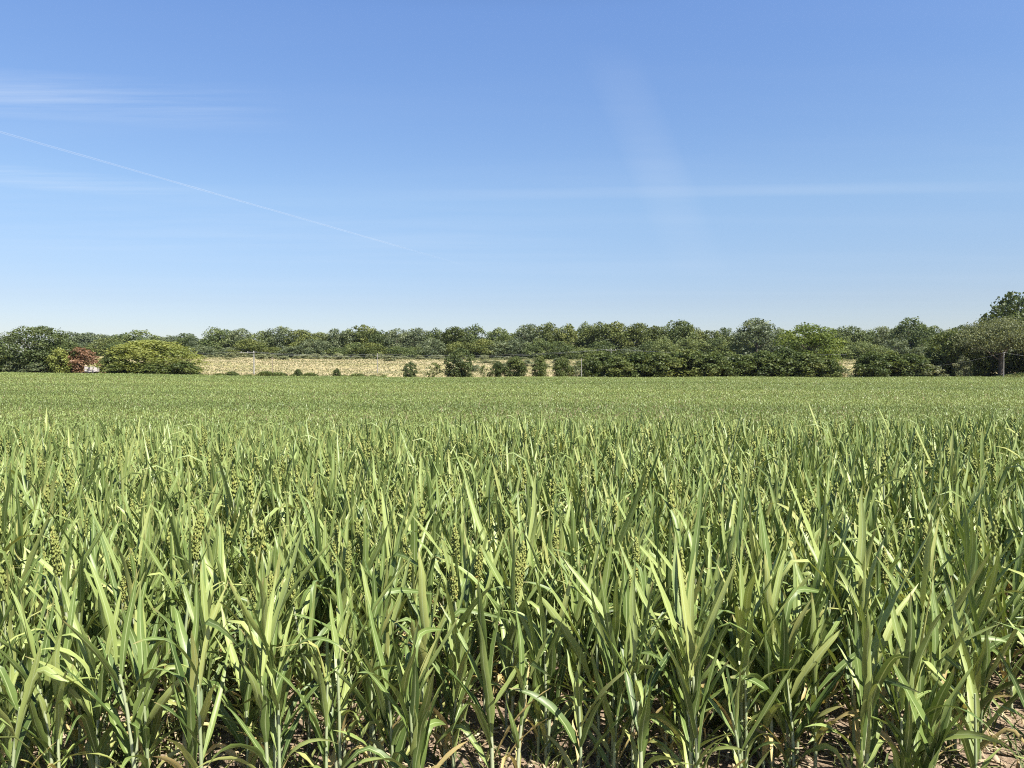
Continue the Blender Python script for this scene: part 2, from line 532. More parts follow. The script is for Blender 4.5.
# ------------------------------------------------------------------ sorghum
def leaf_geo(rng, z0, az, length, width, tilt, curve, twist, nseg, r0=0.008, kink=None):
    s = np.linspace(0, 1, nseg + 1)
    th = tilt + curve * s ** 1.5
    if kink is not None:
        th = th + 1.5 * sstep(kink - 0.06, kink + 0.1, s)
    ds = length / nseg
    rad = r0 + np.concatenate([[0], np.cumsum(np.sin((th[1:] + th[:-1]) / 2) * ds)])
    zz = z0 + np.concatenate([[0], np.cumsum(np.cos((th[1:] + th[:-1]) / 2) * ds)])
    side_drift = rng.normal(0, 0.05) * s ** 2 * length
    wob = 0.006 * np.sin(s * rng.uniform(5, 11) + rng.uniform(0, 6))
    w = width * (0.42 + 0.58 * sstep(0, 0.25, s)) * np.clip(1 - s ** 2.4, 0, 1) ** 0.75
    w[-1] = 0.001
    w = w / 2
    tw = twist * s
    fold = 0.62 * (1 - 0.6 * s)
    C = np.c_[rad, side_drift + wob * s, zz]
    nrm = np.c_[-np.cos(th), np.zeros_like(s), np.sin(th)]         # upper side faces the stalk
    sid = np.tile([0, 1.0, 0], (nseg + 1, 1))
    ct, st = np.cos(tw)[:, None], np.sin(tw)[:, None]
    sd = sid * ct + nrm * st
    nd = nrm * ct - sid * st
    ruff = (0.20 * np.sin(s * rng.uniform(14, 24) + rng.uniform(0, 6)))[:, None]
    Lft = C - sd * w[:, None] + nd * (fold[:, None] + ruff) * w[:, None]
    Rgt = C + sd * w[:, None] + nd * (fold[:, None] - ruff) * w[:, None]
    V = np.stack([Lft, C, Rgt], 1).reshape(-1, 3)
    ca, sa = math.cos(az), math.sin(az)
    V = np.c_[V[:, 0] * ca - V[:, 1] * sa, V[:, 0] * sa + V[:, 1] * ca, V[:, 2]]
    F = []
    for i in range(nseg):
        a = i * 3
        F += [[a, a + 1, a + 4, a + 3], [a + 1, a + 2, a + 5, a + 4]]
    uv = np.c_[np.tile([0, .5, 1], nseg + 1), np.repeat(s, 3)]
    return V, np.array(F), uv


OCT_V = np.array([[1, 0, 0], [0, 1, 0], [-1, 0, 0], [0, -1, 0], [0, 0, 1], [0, 0, -1]], float)
OCT_F = np.array([[0, 1, 4], [1, 2, 4], [2, 3, 4], [3, 0, 4], [1, 0, 5], [2, 1, 5], [3, 2, 5], [0, 3, 5]])


def plant_parts(seed, headed, nseg=9, grains=300):
    """list of (part name, material, V, F, uv, tint)"""
    rng = np.random.default_rng(seed)
    parts = []
    H = rng.uniform(0.58, 0.72) if headed else rng.uniform(0.46, 0.66)
    lean = rng.normal(0, 0.035, 2)
    sb = Buf()
    zs = np.linspace(-0.03, H if headed else H * 0.80, 5)
    pts = np.c_[lean[0] * (zs / H) ** 2, lean[1] * (zs / H) ** 2, zs]
    tube(sb, pts, np.linspace(0.009, 0.005, 5), 6, tint=rng.uniform(0.3, 0.9))
    parts.append(('stalk', 1, sb))
    nl = rng.integers(9, 14)
    thin = rng.choice([1.0, 0.85, 0.65])
    phi = rng.uniform(0, 2 * np.pi)
    for k in range(nl):
        f = k / (nl - 1)
        z0 = H * (0.06 + 0.80 * f)
        az = phi + k * np.pi + rng.normal(0, 0.6)
        if f < 0.25:
            ln, wd = rng.uniform(0.22, 0.40), rng.uniform(0.024, 0.036)
            ti, cu = rng.uniform(0.2, 0.7), rng.uniform(0.2, 1.7)
            tn = rng.choice([0.35, 0.55, 0.8, 0.98])
        elif f < 0.65:
            ln, wd = rng.uniform(0.27, 0.48), rng.uniform(0.030, 0.050)
            ti, cu = 0.08 + 0.74 * rng.beta(1.2, 1.7), rng.uniform(-0.1, 0.6)
            tn = rng.uniform(0.02, 0.55)
        else:
            ln, wd = rng.uniform(0.22, 0.42), rng.uniform(0.022, 0.042)
            ti, cu = 0.06 + 0.72 * rng.beta(1.2, 1.7), rng.uniform(-0.1, 0.5)
            tn = rng.uniform(0.15, 0.72)
            if rng.random() < 0.25:
                ln *= 1.45; wd *= 1.25; ti *= 0.7; cu *= 0.6
        wd *= thin
        if f >= 0.25 and rng.random() < 0.16:                  # arching leaf with a hanging tip
            cu = rng.uniform(1.0, 2.1); ti = rng.uniform(0.15, 0.5)
        kink = rng.uniform(0.45, 0.75) if rng.random() < 0.11 else None
        V, F, uv = leaf_geo(rng, z0, az, ln, wd, ti, cu, rng.normal(0, 1.0), nseg, kink=kink)
        sz = (z0 / H) ** 2
        V = V + np.array([lean[0] * sz, lean[1] * sz, 0])
        lb = Buf(); lb.add(V, F, uv, np.clip(tn + rng.normal(0, 0.05), 0, 1))
        parts.append(('leaf', 0, lb))
    if headed:
        hb = Buf()
        hl, hw = rng.uniform(0.15, 0.23), rng.uniform(0.013, 0.020)
        top = np.array([lean[0], lean[1], H])
        ax = np.array([lean[0] * 1.5, lean[1] * 1.5, 1.0]); ax /= np.linalg.norm(ax)
        tt = np.linspace(0, 1, 5)
        tube(hb, top + ax * (tt * hl)[:, None], hw * 0.78 * np.array([0.4, .9, 1, .7, .2]), 6, 0.3)
        for g in range(grains):
            t = rng.random()
            rr = hw * (math.sin(math.pi * min(1, 0.12 + 0.86 * t)) ** 0.7) * rng.uniform(0.65, 1.1)
            a = rng.uniform(0, 2 * np.pi)
            c = top + ax * hl * t + np.array([math.cos(a) * rr, math.sin(a) * rr, 0])
            q = (0.0043 if grains > 80 else 0.0078) * rng.uniform(0.7, 1.3)
            hb.add(c + OCT_V * np.array([q, q, q * 1.9]), OCT_F, None, float(np.clip(rng.beta(2, 2.6) + (0.25 if rng.random() < .1 else 0), 0, 1)))
        parts.append(('seed_head', 2, hb))
    return parts


def in_frame(x, y, margin):
    return abs(x) < 0.666 * y + margin


def crop_positions():
    rng = np.random.default_rng(11)
    out = []
    sp = 0.166
    y = 2.72
    while y < 18.0:
        half = 0.70 * y + 1.9
        for x in np.arange(-half, half, sp):
            px = x + rng.normal(0, 0.062); py = y + rng.normal(0, 0.062)
            if rng.random() < (0.30 if py < 3.5 else 0.06) or py < 2.62:
                continue
            out.append((px, py))
            for _ in range(rng.choice([0, 0, 1, 1, 2])):            # tillers close by
                out.append((px + rng.normal(0, 0.028), py + rng.normal(0, 0.028)))
        y += sp
    return np.array(out)


MATS3 = [M_LEAF, M_STALK, M_HEAD]


def build_crop():
    rng = np.random.default_rng(5)
    P = crop_positions()
    D = np.hypot(P[:, 0], P[:, 1])
    vis = np.abs(P[:, 0]) < 0.666 * P[:, 1] + 0.12
    order = np.argsort(np.where(vis, D, 1e6))
    near = order[:300]
    rest = order[300:]
    # ---- prototypes
    protos = []
    for i in range(32):
        headed = i % 4 == 3
        parts = []
        for (nm, mi, b) in plant_parts(100 + i, headed):
            parts.append((nm, b.mesh(nm, MATS3[mi])))
        protos.append((headed, parts))
    head_ids = [i for i, p in enumerate(protos) if p[0]]
    leaf_ids = [i for i, p in enumerate(protos) if not p[0]]
    # the plants along the near edge, sorted left to right, carry their own place in words
    front = [i for i in near if P[i, 1] < 2.85 and abs(P[i, 0]) < 0.62 * P[i, 1]]
    front.sort(key=lambda i: P[i, 0])
    words = ['leftmost', 'second from the left', 'third from the left', 'fourth from the left', 'fifth from the left', 'sixth from the left',
             'seventh from the left', 'eighth from the left', 'ninth from the left', 'tenth from the left']
    n = len(front)
    word = {}
    for k, i in enumerate(front):
        if k < 10:
            word[i] = words[k]
        elif n - 1 - k < 10:
            word[i] = words[n - 1 - k].replace('leftmost', 'rightmost').replace('left', 'right').replace('rightmost', 'rightmost')
    for i in near:
        headed = rng.random() < (0.04 if P[i, 1] < 3.2 else 0.15)
        pid = int(rng.choice(head_ids if headed else leaf_ids))
        x, y = P[i]
        s = rng.uniform(0.80, 1.04)
        t = empty('sorghum_plant', (x, y, float(height(x, y))), rng.uniform(0, 6.28), (s, s, s * rng.uniform(0.94, 1.06)))
        if i in word:
            lab = '%s sorghum plant of the front row, %s' % ('seed-headed' if headed else 'broad-leaved', word[i])
        elif headed:
            lab = 'green sorghum plant carrying a yellow-green seed head, in the crowded crop near the field edge'
        else:
            lab = 'leafy green sorghum plant without a seed head, in the crowded crop near the field edge'
        tag(t, lab, 'sorghum plant', 'sorghum plants with seed heads near the field edge' if headed else 'leafy sorghum plants near the field edge')
        for nm, me in protos[pid][1]:
            o = bpy.data.objects.new(nm, me)
            COL.objects.link(o)
            o.parent = t
    # ---- the rest of the field: one object
    big = Buf()
    lod = []
    for i in range(30):
        headed = i % 3 == 2
        b = Buf()
        for (nm, mi, pb) in plant_parts(300 + i, headed, nseg=5, grains=50):
            for V, UV, T, F, _ in zip(pb.V, pb.UV, pb.T, pb.F, pb.M):
                pass
            V, UV, T, Fs, Ms = pb.arrays()
            first = True
            off = b.n
            b.V.append(V); b.UV.append(UV); b.T.append(T); b.n += len(V)
            for f in Fs:
                b.F.append(f + off); b.M.append(np.full(len(f), mi, int))
        V, UV, T, Fs, Ms = b.arrays()
        q = [(f, m) for f, m in zip(Fs, Ms)]
        quads = np.concatenate([f for f, m in q if f.shape[1] == 4]); qm = np.concatenate([m for f, m in q if f.shape[1] == 4])
        tr = [(f, m) for f, m in q if f.shape[1] == 3]
        tris = np.concatenate([f for f, m in tr]); tm = np.concatenate([m for f, m in tr])
        lod.append((headed, V, UV, T, quads, qm, tris, tm))
    hid = [i for i, l in enumerate(lod) if l[0]]; lid = [i for i, l in enumerate(lod) if not l[0]]
    for i in rest:
        x, y = P[i]
        headed = rng.random() < 0.09
        _, V, UV, T, quads, qm, tris, tm = lod[int(rng.choice(hid if headed else lid))]
        a = rng.uniform(0, 6.28); s = rng.uniform(0.74, 1.0)
        ca, sa = math.cos(a) * s, math.sin(a) * s
        W = np.c_[V[:, 0] * ca - V[:, 1] * sa + x, V[:, 0] * sa + V[:, 1] * ca + y, V[:, 2] * s * rng.uniform(.94, 1.06) + float(height(x, y))]
        off = big.n
        big.V.append(W); big.UV.append(UV); big.T.append(np.clip(T + rng.uniform(0, 0.14), 0, 1)); big.n += len(W)
        big.F.append(quads + off); big.M.append(qm)
        big.F.append(tris + off); big.M.append(tm)

    def far(y0, y1, dens, nleaf, wide, hmin, hmax, seed):
        g = np.random.default_rng(seed)
        nm = int(dens * (y1 - y0) * (0.70 * (y0 + y1) + 30))
        y = y0 + (y1 - y0) * g.random(nm)
        half = 0.70 * y + 15
        half1 = 0.70 * y1 + 15
        x = (g.random(nm) * 2 - 1) * half1
        k = np.abs(x) < half
        x, y = x[k], y[k]
        k = ~((((x - 152) / 17) ** 2 + ((y - 223) / 8) ** 2) < 1)
        x, y = x[k], y[k]
        z = height(x, y)
        n = len(x)
        hgt = g.uniform(hmin, hmax, n)
        for j in range(nleaf):
            az = g.uniform(0, 2 * np.pi, n)
            tl = g.uniform(0.2, 1.25, n)
            ln = g.uniform(0.20, 0.40, n)
            zb = hgt * g.uniform(0.35, 0.85, n)
            d = np.c_[np.cos(az) * np.sin(tl), np.sin(az) * np.sin(tl), np.cos(tl)]
            sd = np.c_[-np.sin(az), np.cos(az), np.zeros(n)]
            up = np.c_[-np.cos(az) * np.cos(tl), -np.sin(az) * np.cos(tl), np.sin(tl)]
            b0 = np.c_[x, y, z + zb] + g.normal(0, 0.05, (n, 3)) * [1, 1, 0.4]
            mid = b0 + d * (ln * 0.45)[:, None]
            droop = (g.random(n) < 0.35) * 0.3 + 0.03
            tip = b0 + d * ln[:, None] + np.c_[np.cos(az) * droop * ln * 0.5, np.sin(az) * droop * ln * 0.5, -droop * ln]
            w = wide * g.uniform(0.75, 1.25, n) / 2
            l_ = mid - sd * w[:, None] + up * (w * .3)[:, None]
            r_ = mid + sd * w[:, None] + up * (w * .3)[:, None]
            V = np.stack([b0, r_, tip, l_], 1).reshape(-1, 3)
            F = np.arange(4 * n).reshape(n, 4)
            t = np.clip(g.normal(0.38, 0.11, n) + 0.06 * np.sin(y * 0.21 + 1.2 * np.sin(x * 0.018)) + 0.05 * np.sin(y * 0.06 + x * 0.03), 0.0, 0.62)
            big.add(V, F, np.tile([[.5, 0], [.9, .5], [.5, 1], [.1, .5]], (n, 1)) + [0.25, 0], np.repeat(t, 4), 0)
        # seed heads on some
        k = g.random(n) < 0.02
        xh, yh, zh = x[k], y[k], z[k] + hgt[k] * 0.95
        c = np.c_[xh, yh, zh]
        r = wide * 0.42
        hv = (c[:, None, :] + (OCT_V * [r, r, 0.11])[None]).reshape(-1, 3)
        hf = (OCT_F[None] + (np.arange(len(c)) * 6)[:, None, None]).reshape(-1, 3)
        big.add(hv, hf, None, np.repeat(g.uniform(0.2, 0.9, len(c)), 6), 2)

    far(17.5, 50, 6, 7, 0.055, 0.72, 0.92, 1)
    far(50, 100, 11, 8, 0.055, 0.72, 0.92, 2)
    far(100, 155, 7, 7, 0.068, 0.72, 0.92, 3)
    far(155, 226, 5, 7, 0.085, 0.72, 0.92, 4)
    o = big.build('sorghum_crop', MATS3)
    tag(o, 'green sorghum crop filling the field beyond the nearest plants up to the far hedges', 'crop', kind='stuff')


build_crop()


# ------------------------------------------------------------------ litter, clods and weeds on the soil at the field edge
def strip_geo(rng, p, az, ln, w, arch, nseg=3):
    s = np.linspace(0, 1, nseg + 1)
    x = (s - .5) * ln
    z = arch * np.sin(np.pi * s) + 0.004
    y = rng.normal(0, 0.1) * ln * s * s
    ww = w / 2 * (1 - 0.75 * s)
    A = np.c_[x, y - ww, z]; B = np.c_[x, y + ww, z + ww * rng.uniform(-.8, .8)]
    V = np.stack([A, B], 1).reshape(-1, 3)
    ca, sa = math.cos(az), math.sin(az)
    V = np.c_[V[:, 0] * ca - V[:, 1] * sa, V[:, 0] * sa + V[:, 1] * ca, V[:, 2]] + p
    F = [[2 * i, 2 * i + 2, 2 * i + 3, 2 * i + 1] for i in range(nseg)]
    return V, F


def build_floor_stuff():
    rng = np.random.default_rng(21)
    b = Buf()
    for i in range(5200):
        y = 2.35 + 5.5 * rng.random() ** 1.6
        x = rng.uniform(-1, 1) * (0.7 * y + 0.8)
        V, F = strip_geo(rng, np.array([x, y, float(height(x, y))]), rng.uniform(0, 6.28), rng.uniform(0.04, 0.28), rng.uniform(0.003, 0.016), abs(rng.normal(0, 0.035)))
        b.add(V, F, None, rng.random())
    tag(b.build('straw_litter', M_STRAW), 'dry pale straw and dead leaves lying on the soil between the sorghum stalks', 'straw', kind='stuff')
    b = Buf()
    for i in range(9000):
        y = 2.35 + 6.0 * rng.random() ** 1.4
        x = rng.uniform(-1, 1) * (0.7 * y + 0.8)
        q = 0.005 + 0.026 * rng.random() ** 3.5
        V = OCT_V * rng.uniform(0.6, 1.2, (6, 1)) + rng.normal(0, 0.15, (6, 3))
        V = V * [q, q, q * .7] + [x, y, float(height(x, y)) + q * 0.15]
        b.add(V, OCT_F, None, rng.random())
    tag(b.build('soil_clods', M_SOIL), 'crumbly brown soil clods scattered at the foot of the sorghum', 'soil', kind='stuff')
    b = Buf()
    for c in range(800):
        y = 2.5 + 1.9 * rng.random() ** 2.0
        x = rng.uniform(-1, 1) * (0.7 * y + 0.6)
        dens = 1.0 if x < -1.15 or (-1.0 < x < -0.5) else 0.45
        if rng.random() > dens:
            continue
        for k in range(rng.integers(5, 14)):
            px, py = x + rng.normal(0, 0.03), y + rng.normal(0, 0.03)
            V, F, uv = leaf_geo(rng, float(height(px, py)) - 0.005, rng.uniform(0, 6.28), rng.uniform(0.05, 0.17), rng.uniform(0.005, 0.014),
                                rng.uniform(0.1, 0.8), rng.uniform(0, 1.4), 0, 3, 0.0)
            b.add(V + [px, py, 0], F, uv, rng.random())
    tag(b.build('weeds', M_WEED), 'short green grass and weeds sprouting at the near edge of the field', 'weeds', kind='stuff')


build_floor_stuff()


# ------------------------------------------------------------------ trees and bushes
def px_x(px, d):
    return (px - 512.0) / FPX * d


def top_z(py, d):
    return ZC + (YH - py) / FPX * d


def crown_buf(seed, nlobe, nface, fs, shape='round', z0=0.12, irr=1.0, droop=False):
    """unit crown: x,y in -0.5..0.5, z in z0..1"""
    rng = np.random.default_rng(seed)
    ph = rng.uniform(0, 6.28, 4)

    def env(u, az):
        if shape == 'round':
            e = math.sqrt(max(0, 1 - ((u - .42) / .60) ** 2)) if u > .42 else 0.84 + 0.16 * u / .42
        elif shape == 'tall':
            e = (0.74 + 0.26 * min(1, u / 0.4)) * (max(0, 1 - ((u - 0.4) / 0.62) ** 2) ** 0.55 if u > .4 else 1)
        else:
            e = math.sqrt(max(0, 1 - u ** 2.3)) * (0.90 + 0.10 * min(1, u * 6))
        return e * (1 + irr * 0.17 * math.sin(2 * az + ph[0] + 3 * u) + irr * 0.09 * math.sin(3 * az + ph[1] - 4 * u))
    lob = []
    for i in range(nlobe):                                   # clumps spread evenly over the outside of the crown
        u = (i + rng.random()) / nlobe
        az = i * 2.39996 + rng.normal(0, 0.35)
        r = rng.uniform(0.095, 0.17) if nlobe > 26 else rng.uniform(0.13, 0.22)
        e = max(0.0, 0.5 * env(u, az) - r * 0.55) * rng.uniform(0.80, 1.06)
        lob.append((e * math.cos(az), e * math.sin(az), z0 + r * .55 + (1 - z0 - 1.45 * r) * u * rng.uniform(.95, 1.0), r, rng.uniform(-0.26, 0.26)))
    for i in range(nlobe // 4):                              # and a few inside
        u = rng.uniform(0.05, 0.75); az = rng.uniform(0, 6.28)
        e = 0.25 * env(u, az) * rng.random()
        lob.append((e * math.cos(az), e * math.sin(az), z0 + 0.1 + (0.85 - z0) * u, 0.16, rng.uniform(-0.2, 0.2)))
    lob = np.array(lob)
    wgt = lob[:, 3] ** 2; wgt /= wgt.sum()
    k = rng.choice(len(lob), nface, p=wgt)
    dirs = rng.normal(size=(nface, 3)); dirs /= np.linalg.norm(dirs, axis=1)[:, None]
    low = lob[k, 2] < 0.3
    dirs[:, 2] = np.where((dirs[:, 2] < -0.35) & ~low, -dirs[:, 2], dirs[:, 2])
    rad = lob[k, 3] * (1 - 0.75 * rng.random(nface) ** 3.0 + 0.12 * rng.normal(size=nface).clip(-1, 2.2))
    C = lob[k, :3] + dirs * rad[:, None] * [1, 1, 0.8]
    if droop:
        C[:, 2] -= 0.10 * rng.random(nface) ** 2 * (np.hypot(C[:, 0], C[:, 1]) / 0.5)
    C[:, 2] = np.clip(C[:, 2], max(0.0, z0 * 0.5) + 0.01, 1.02)
    nrm = dirs + rng.normal(0, 0.75, (nface, 3)); nrm /= np.linalg.norm(nrm, axis=1)[:, None]
    t = np.cross(nrm, rng.normal(size=(nface, 3))); t /= np.linalg.norm(t, axis=1)[:, None] + 1e-9
    if droop:
        t = np.array([0, 0, -1.0]) - nrm * (nrm[:, 2:3] * -1); t /= np.linalg.norm(t, axis=1)[:, None] + 1e-9
    s2 = np.cross(nrm, t)
    sz = fs * rng.uniform(0.55, 1.35, nface)[:, None]
    asp = 0.45 if droop else 0.7
    a = C + t * sz; b_ = C + s2 * sz * asp + nrm * sz * 0.2; c = C - t * sz; d = C - s2 * sz * asp + nrm * sz * 0.2
    V = np.stack([a, b_, c, d], 1).reshape(-1, 3)
    tint = np.clip(0.5 + lob[k, 4] + rng.normal(0, 0.14, nface), 0, 1)
    buf = Buf()
    buf.add(V, np.arange(4 * nface).reshape(-1, 4), None, np.repeat(tint, 4))
    return buf, lob


def trunk_buf(seed, lob, height_m, width_m, kind='tree'):
    """built in the same unit box as the crown; radii corrected for the tree's real size"""
    rng = np.random.default_rng(seed + 999)
    b = Buf()
    r = 0.020 if kind == 'tree' else 0.012
    top = 0.62
    zz = np.linspace(-0.02, top, 5)
    pts = np.c_[rng.normal(0, 0.012, 5).cumsum(), rng.normal(0, 0.012, 5).cumsum(), zz]
    if kind == 'tree':
        tube(b, pts, np.linspace(r * 1.25, r * .45, 5), 7, 0.5)
        base = pts[2]
    else:
        base = np.array([0, 0, -0.01])
    for j in rng.choice(len(lob), min(7, len(lob)), replace=False):
        q = lob[j, :3]
        f = rng.uniform(0.3, 0.8)
        st = pts[1] * (1 - f) + pts[3] * f if kind == 'tree' else base + np.append(rng.normal(0, 0.04, 2), 0)
        mid = (st + q) / 2 + np.array([0, 0, 0.05])
        tube(b, [st, mid, q], [r * .55, r * .4, r * .12], 5, rng.uniform(0.3, 0.7))
    return b


PROTO = {}


def proto(key, *a, **kw):
    """crown + trunk meshes shared by every tree of one shape"""
    if key not in PROTO:
        fol = kw.pop('fol'); kind = kw.pop('kind', 'tree')
        b, lob = crown_buf(*a, **kw)
        PROTO[key] = (b.mesh('crown', FOL[fol]), trunk_buf(a[0], lob, 1, 1, kind).mesh('trunk', M_BARK))
    return PROTO[key]


def plant_tree(name, key, x, y, w, d, h, label, cat, group=None, rz=0.0, parts=('trunk', 'crown'), sink=0.0):
    cr, tr = PROTO[key]
    t = empty(name, (x, y, float(height(x, y)) - sink), rz, (w, d, h))
    tag(t, label, cat, group)
    for nm, me in ((parts[0], tr), (parts[1], cr)):
        o = bpy.data.objects.new(nm, me)
        COL.objects.link(o)
        o.parent = t
    return t


# ---- far tree line -------------------------------------------------------
for i in range(5):
    proto(('forest', i), 40 + i, 40, 5200, 0.0215, 'tall' if i % 2 else 'round', 0.0, fol='forest')
    proto(('silver', i), 60 + i, 40, 5200, 0.0215, 'round', 0.0, fol='silver')
    proto(('olive', i), 80 + i, 40, 5200, 0.0215, 'tall' if i % 2 else 'round', 0.0, fol='olive')
for i in range(6):
    proto(('bush', i), 120 + i, 22, 5400, 0.029, 'bush', 0.02, fol='bush', kind='bush')
for i in range(3):
    proto(('greybush', i), 140 + i, 14, 1200, 0.045, 'bush', 0.02, fol='silver', kind='bush')
    proto(('paleshrub', i), 150 + i, 14, 1200, 0.045, 'bush', 0.02, fol='pale', kind='bush')

# (pixel x, pixel y of the top, distance, width in pixels, foliage, label or None)
LINE = [
    (-22, 333, 520, 30, 'silver', None), (2, 334, 520, 24, 'silver', 'pale grey-green tree at the far left edge behind the big round tree'),
    (72, 330, 520, 26, 'silver', 'far hazy tree just right of the big dark round tree, above the reddish one'),
    (88, 331, 520, 24, 'silver', None), (104, 333, 520, 24, 'silver', None), (121, 332, 520, 24, 'forest', None),
    (141, 329, 510, 30, 'forest', 'far tree peeking over the crest of the yellow-green willow shrub'),
    (160, 335, 520, 24, 'silver', None), (172, 334, 520, 22, 'silver', None), (187, 332, 500, 24, 'forest', 'far tree beyond the right shoulder of the yellow-green willow shrub'),
    (202, 338, 480, 20, 'silver', None),
    (219, 326, 425, 28, 'forest', 'first tall tree left in the main tree line, where the skyline steps up'),
    (241, 327, 430, 26, 'silver', 'rounded grey-green tree above the pale concrete pole with long crossarm'),
    (262, 330, 425, 24, 'forest', None),
    (281, 325, 425, 28, 'silver', 'dome-topped tree above the thin dark wooden pole in the meadow'),
    (302, 328, 425, 26, 'olive', None), (320, 331, 430, 24, 'olive', 'lowest crown in the tree line between the two left poles, olive green'),
    (337, 327, 425, 24, 'silver', None), (350, 329, 430, 20, 'silver', None),
    (363, 323, 425, 26, 'olive', 'tallest tree of the left half of the tree line, above the thin meadow pole'),
    (378, 328, 425, 22, 'forest', None), (398, 327, 425, 24, 'silver', None), (417, 326, 425, 24, 'silver', None), (436, 327, 425, 22, 'forest', None),
    (454, 325, 420, 28, 'olive', 'broad tree in the line straight above the tall dark bush'),
    (474, 323, 420, 24, 'forest', 'pointed tree just left of the notch in the tree line'),
    (500, 326, 425, 24, 'forest', 'lone rounded crown standing in the notch of the tree line'),
    (513, 336, 440, 20, 'forest', None),
    (529, 322, 420, 26, 'silver', 'tree just right of the notch in the tree line, first of the tall middle block'),
    (549, 321, 420, 26, 'olive', None), (567, 322, 420, 24, 'olive', None), (585, 320, 425, 16, 'forest', 'narrow spiky crown with gaps of sky beside it in the middle of the tree line'),
    (600, 321, 420, 26, 'olive', None), (616, 320, 420, 28, 'olive', 'broad olive tree rising above the crossarm pole in the hedge'),
    (638, 321, 420, 28, 'olive', None), (656, 324, 420, 24, 'olive', None),
    (677, 318, 415, 28, 'forest', 'dark double-topped tree on the skyline between the middle block and the dip'),
    (692, 323, 420, 22, 'olive', None), (710, 329, 420, 26, 'olive', 'olive crown in the long dip left of the grey poplar'),
    (725, 326, 430, 18, 'forest', None), (738, 332, 425, 22, 'olive', None),
    (757, 316, 390, 40, 'silver', 'large silvery poplar-like tree with rounded crown left of the green dome tree'),
    (782, 327, 430, 22, 'silver', None), (838, 325, 440, 22, 'forest', 'dark crown peeking out right behind the green dome tree'),
    (852, 324, 440, 20, 'forest', None), (867, 328, 440, 22, 'forest', None), (881, 324, 440, 18, 'silver', None), (895, 327, 440, 20, 'silver', None),
    (911, 316, 420, 30, 'forest', 'tall feathery dark tree on the skyline right of the pale bank'), (932, 324, 430, 22, 'forest', None),
    (947, 328, 430, 22, 'silver', None), (961, 323, 430, 22, 'forest', None), (978, 324, 430, 22, 'forest', None), (1000, 325, 430, 26, 'forest', None),
    (1030, 322, 430, 30, 'forest', None), (1060, 322, 430, 30, 'olive', None), (-60, 330, 520, 34, 'forest', None),
]
rg = random.Random(3)
for k, (px, py, d, wp, fol, lab) in enumerate(LINE):
    x = px_x(px, d)
    h = top_z(py, d) - float(height(x, d))
    w = wp * 1.45 / FPX * d
    plant_tree('forest_tree', (fol, rg.randrange(5)), x, d, w, w * rg.uniform(.8, 1.05), h,
               lab or {'silver': 'silvery green tree merging with its neighbours in the far tree line',
                       'forest': 'dark green tree merging with its neighbours in the far tree line',
                       'olive': 'olive green tree merging with its neighbours in the far tree line'}[fol],
               'tree', 'trees of the far tree line', rg.uniform(0, 6.28))
# second rank, lower, behind and between
for k in range(52):
    px = 70 + k * 19 + rg.uniform(-5, 5)
    d = (545 if px < 200 else 450) + rg.uniform(-6, 10)
    x = px_x(px, d)
    near = min(LINE, key=lambda e: abs(e[0] - px))
    py = near[1] + rg.uniform(5, 11)
    if 484 < px < 520: py = 335
    h = top_z(py, d) - float(height(x, d))
    w = 40 / FPX * d
    plant_tree('forest_tree', (rg.choice(['forest', 'silver', 'olive']), rg.randrange(5)), x, d, w, w, h,
               'half-hidden tree in the second rank of the far tree line', 'tree', 'second rank of the far tree line', rg.uniform(0, 6.28))
# front rank of lower trees, so that the wall of foliage reaches the ground
for k in range(44):
    px = 60 + k * 21 + rg.uniform(-6, 6)
    d = (495 if px < 200 else 398) + rg.uniform(-6, 8)
    x = px_x(px, d)
    py = rg.uniform(334, 345)
    h = top_z(py, d) - float(height(x, d))
    w = rg.uniform(28, 40) / FPX * d
    plant_tree('forest_tree', (rg.choice(['forest', 'silver', 'olive', 'forest']), rg.randrange(5)), x, d, w, w, h,
               'lower tree standing before the taller ones in the far tree line', 'tree', 'lower trees at the front of the far tree line', rg.uniform(0, 6.28), sink=1.0)
# pale shrubs along the foot of the tree line
for k in range(34):
    px = 190 + k * 10.5 + rg.uniform(-3, 3)
    d = rg.uniform(316, 346)
    x = px_x(px, d)
    h = rg.uniform(1.3, 3.2)
    plant_tree('shrub', ('paleshrub', rg.randrange(3)), x, d, rg.uniform(5, 8), rg.uniform(4, 6), h,
               'low pale green shrub along the foot of the tree line above the dry meadow', 'shrub', 'shrubs at the foot of the tree line', rg.uniform(0, 6.28), ('stem', 'foliage'), sink=0.2)

for k in range(16):
    px = 478 + k * 8.5 + rg.uniform(-3, 3)
    d = rg.uniform(262, 310)
    plant_tree('shrub', ('paleshrub' if k % 3 else 'greybush', rg.randrange(3)), px_x(px, d), d, rg.uniform(5, 8), rg.uniform(4, 6), rg.uniform(1.3, 2.6),
               'low green shrub scattered over the dry meadow behind the round bushes', 'shrub', 'shrubs scattered over the right end of the meadow', rg.uniform(0, 6.28), ('stem', 'foliage'), sink=0.2)

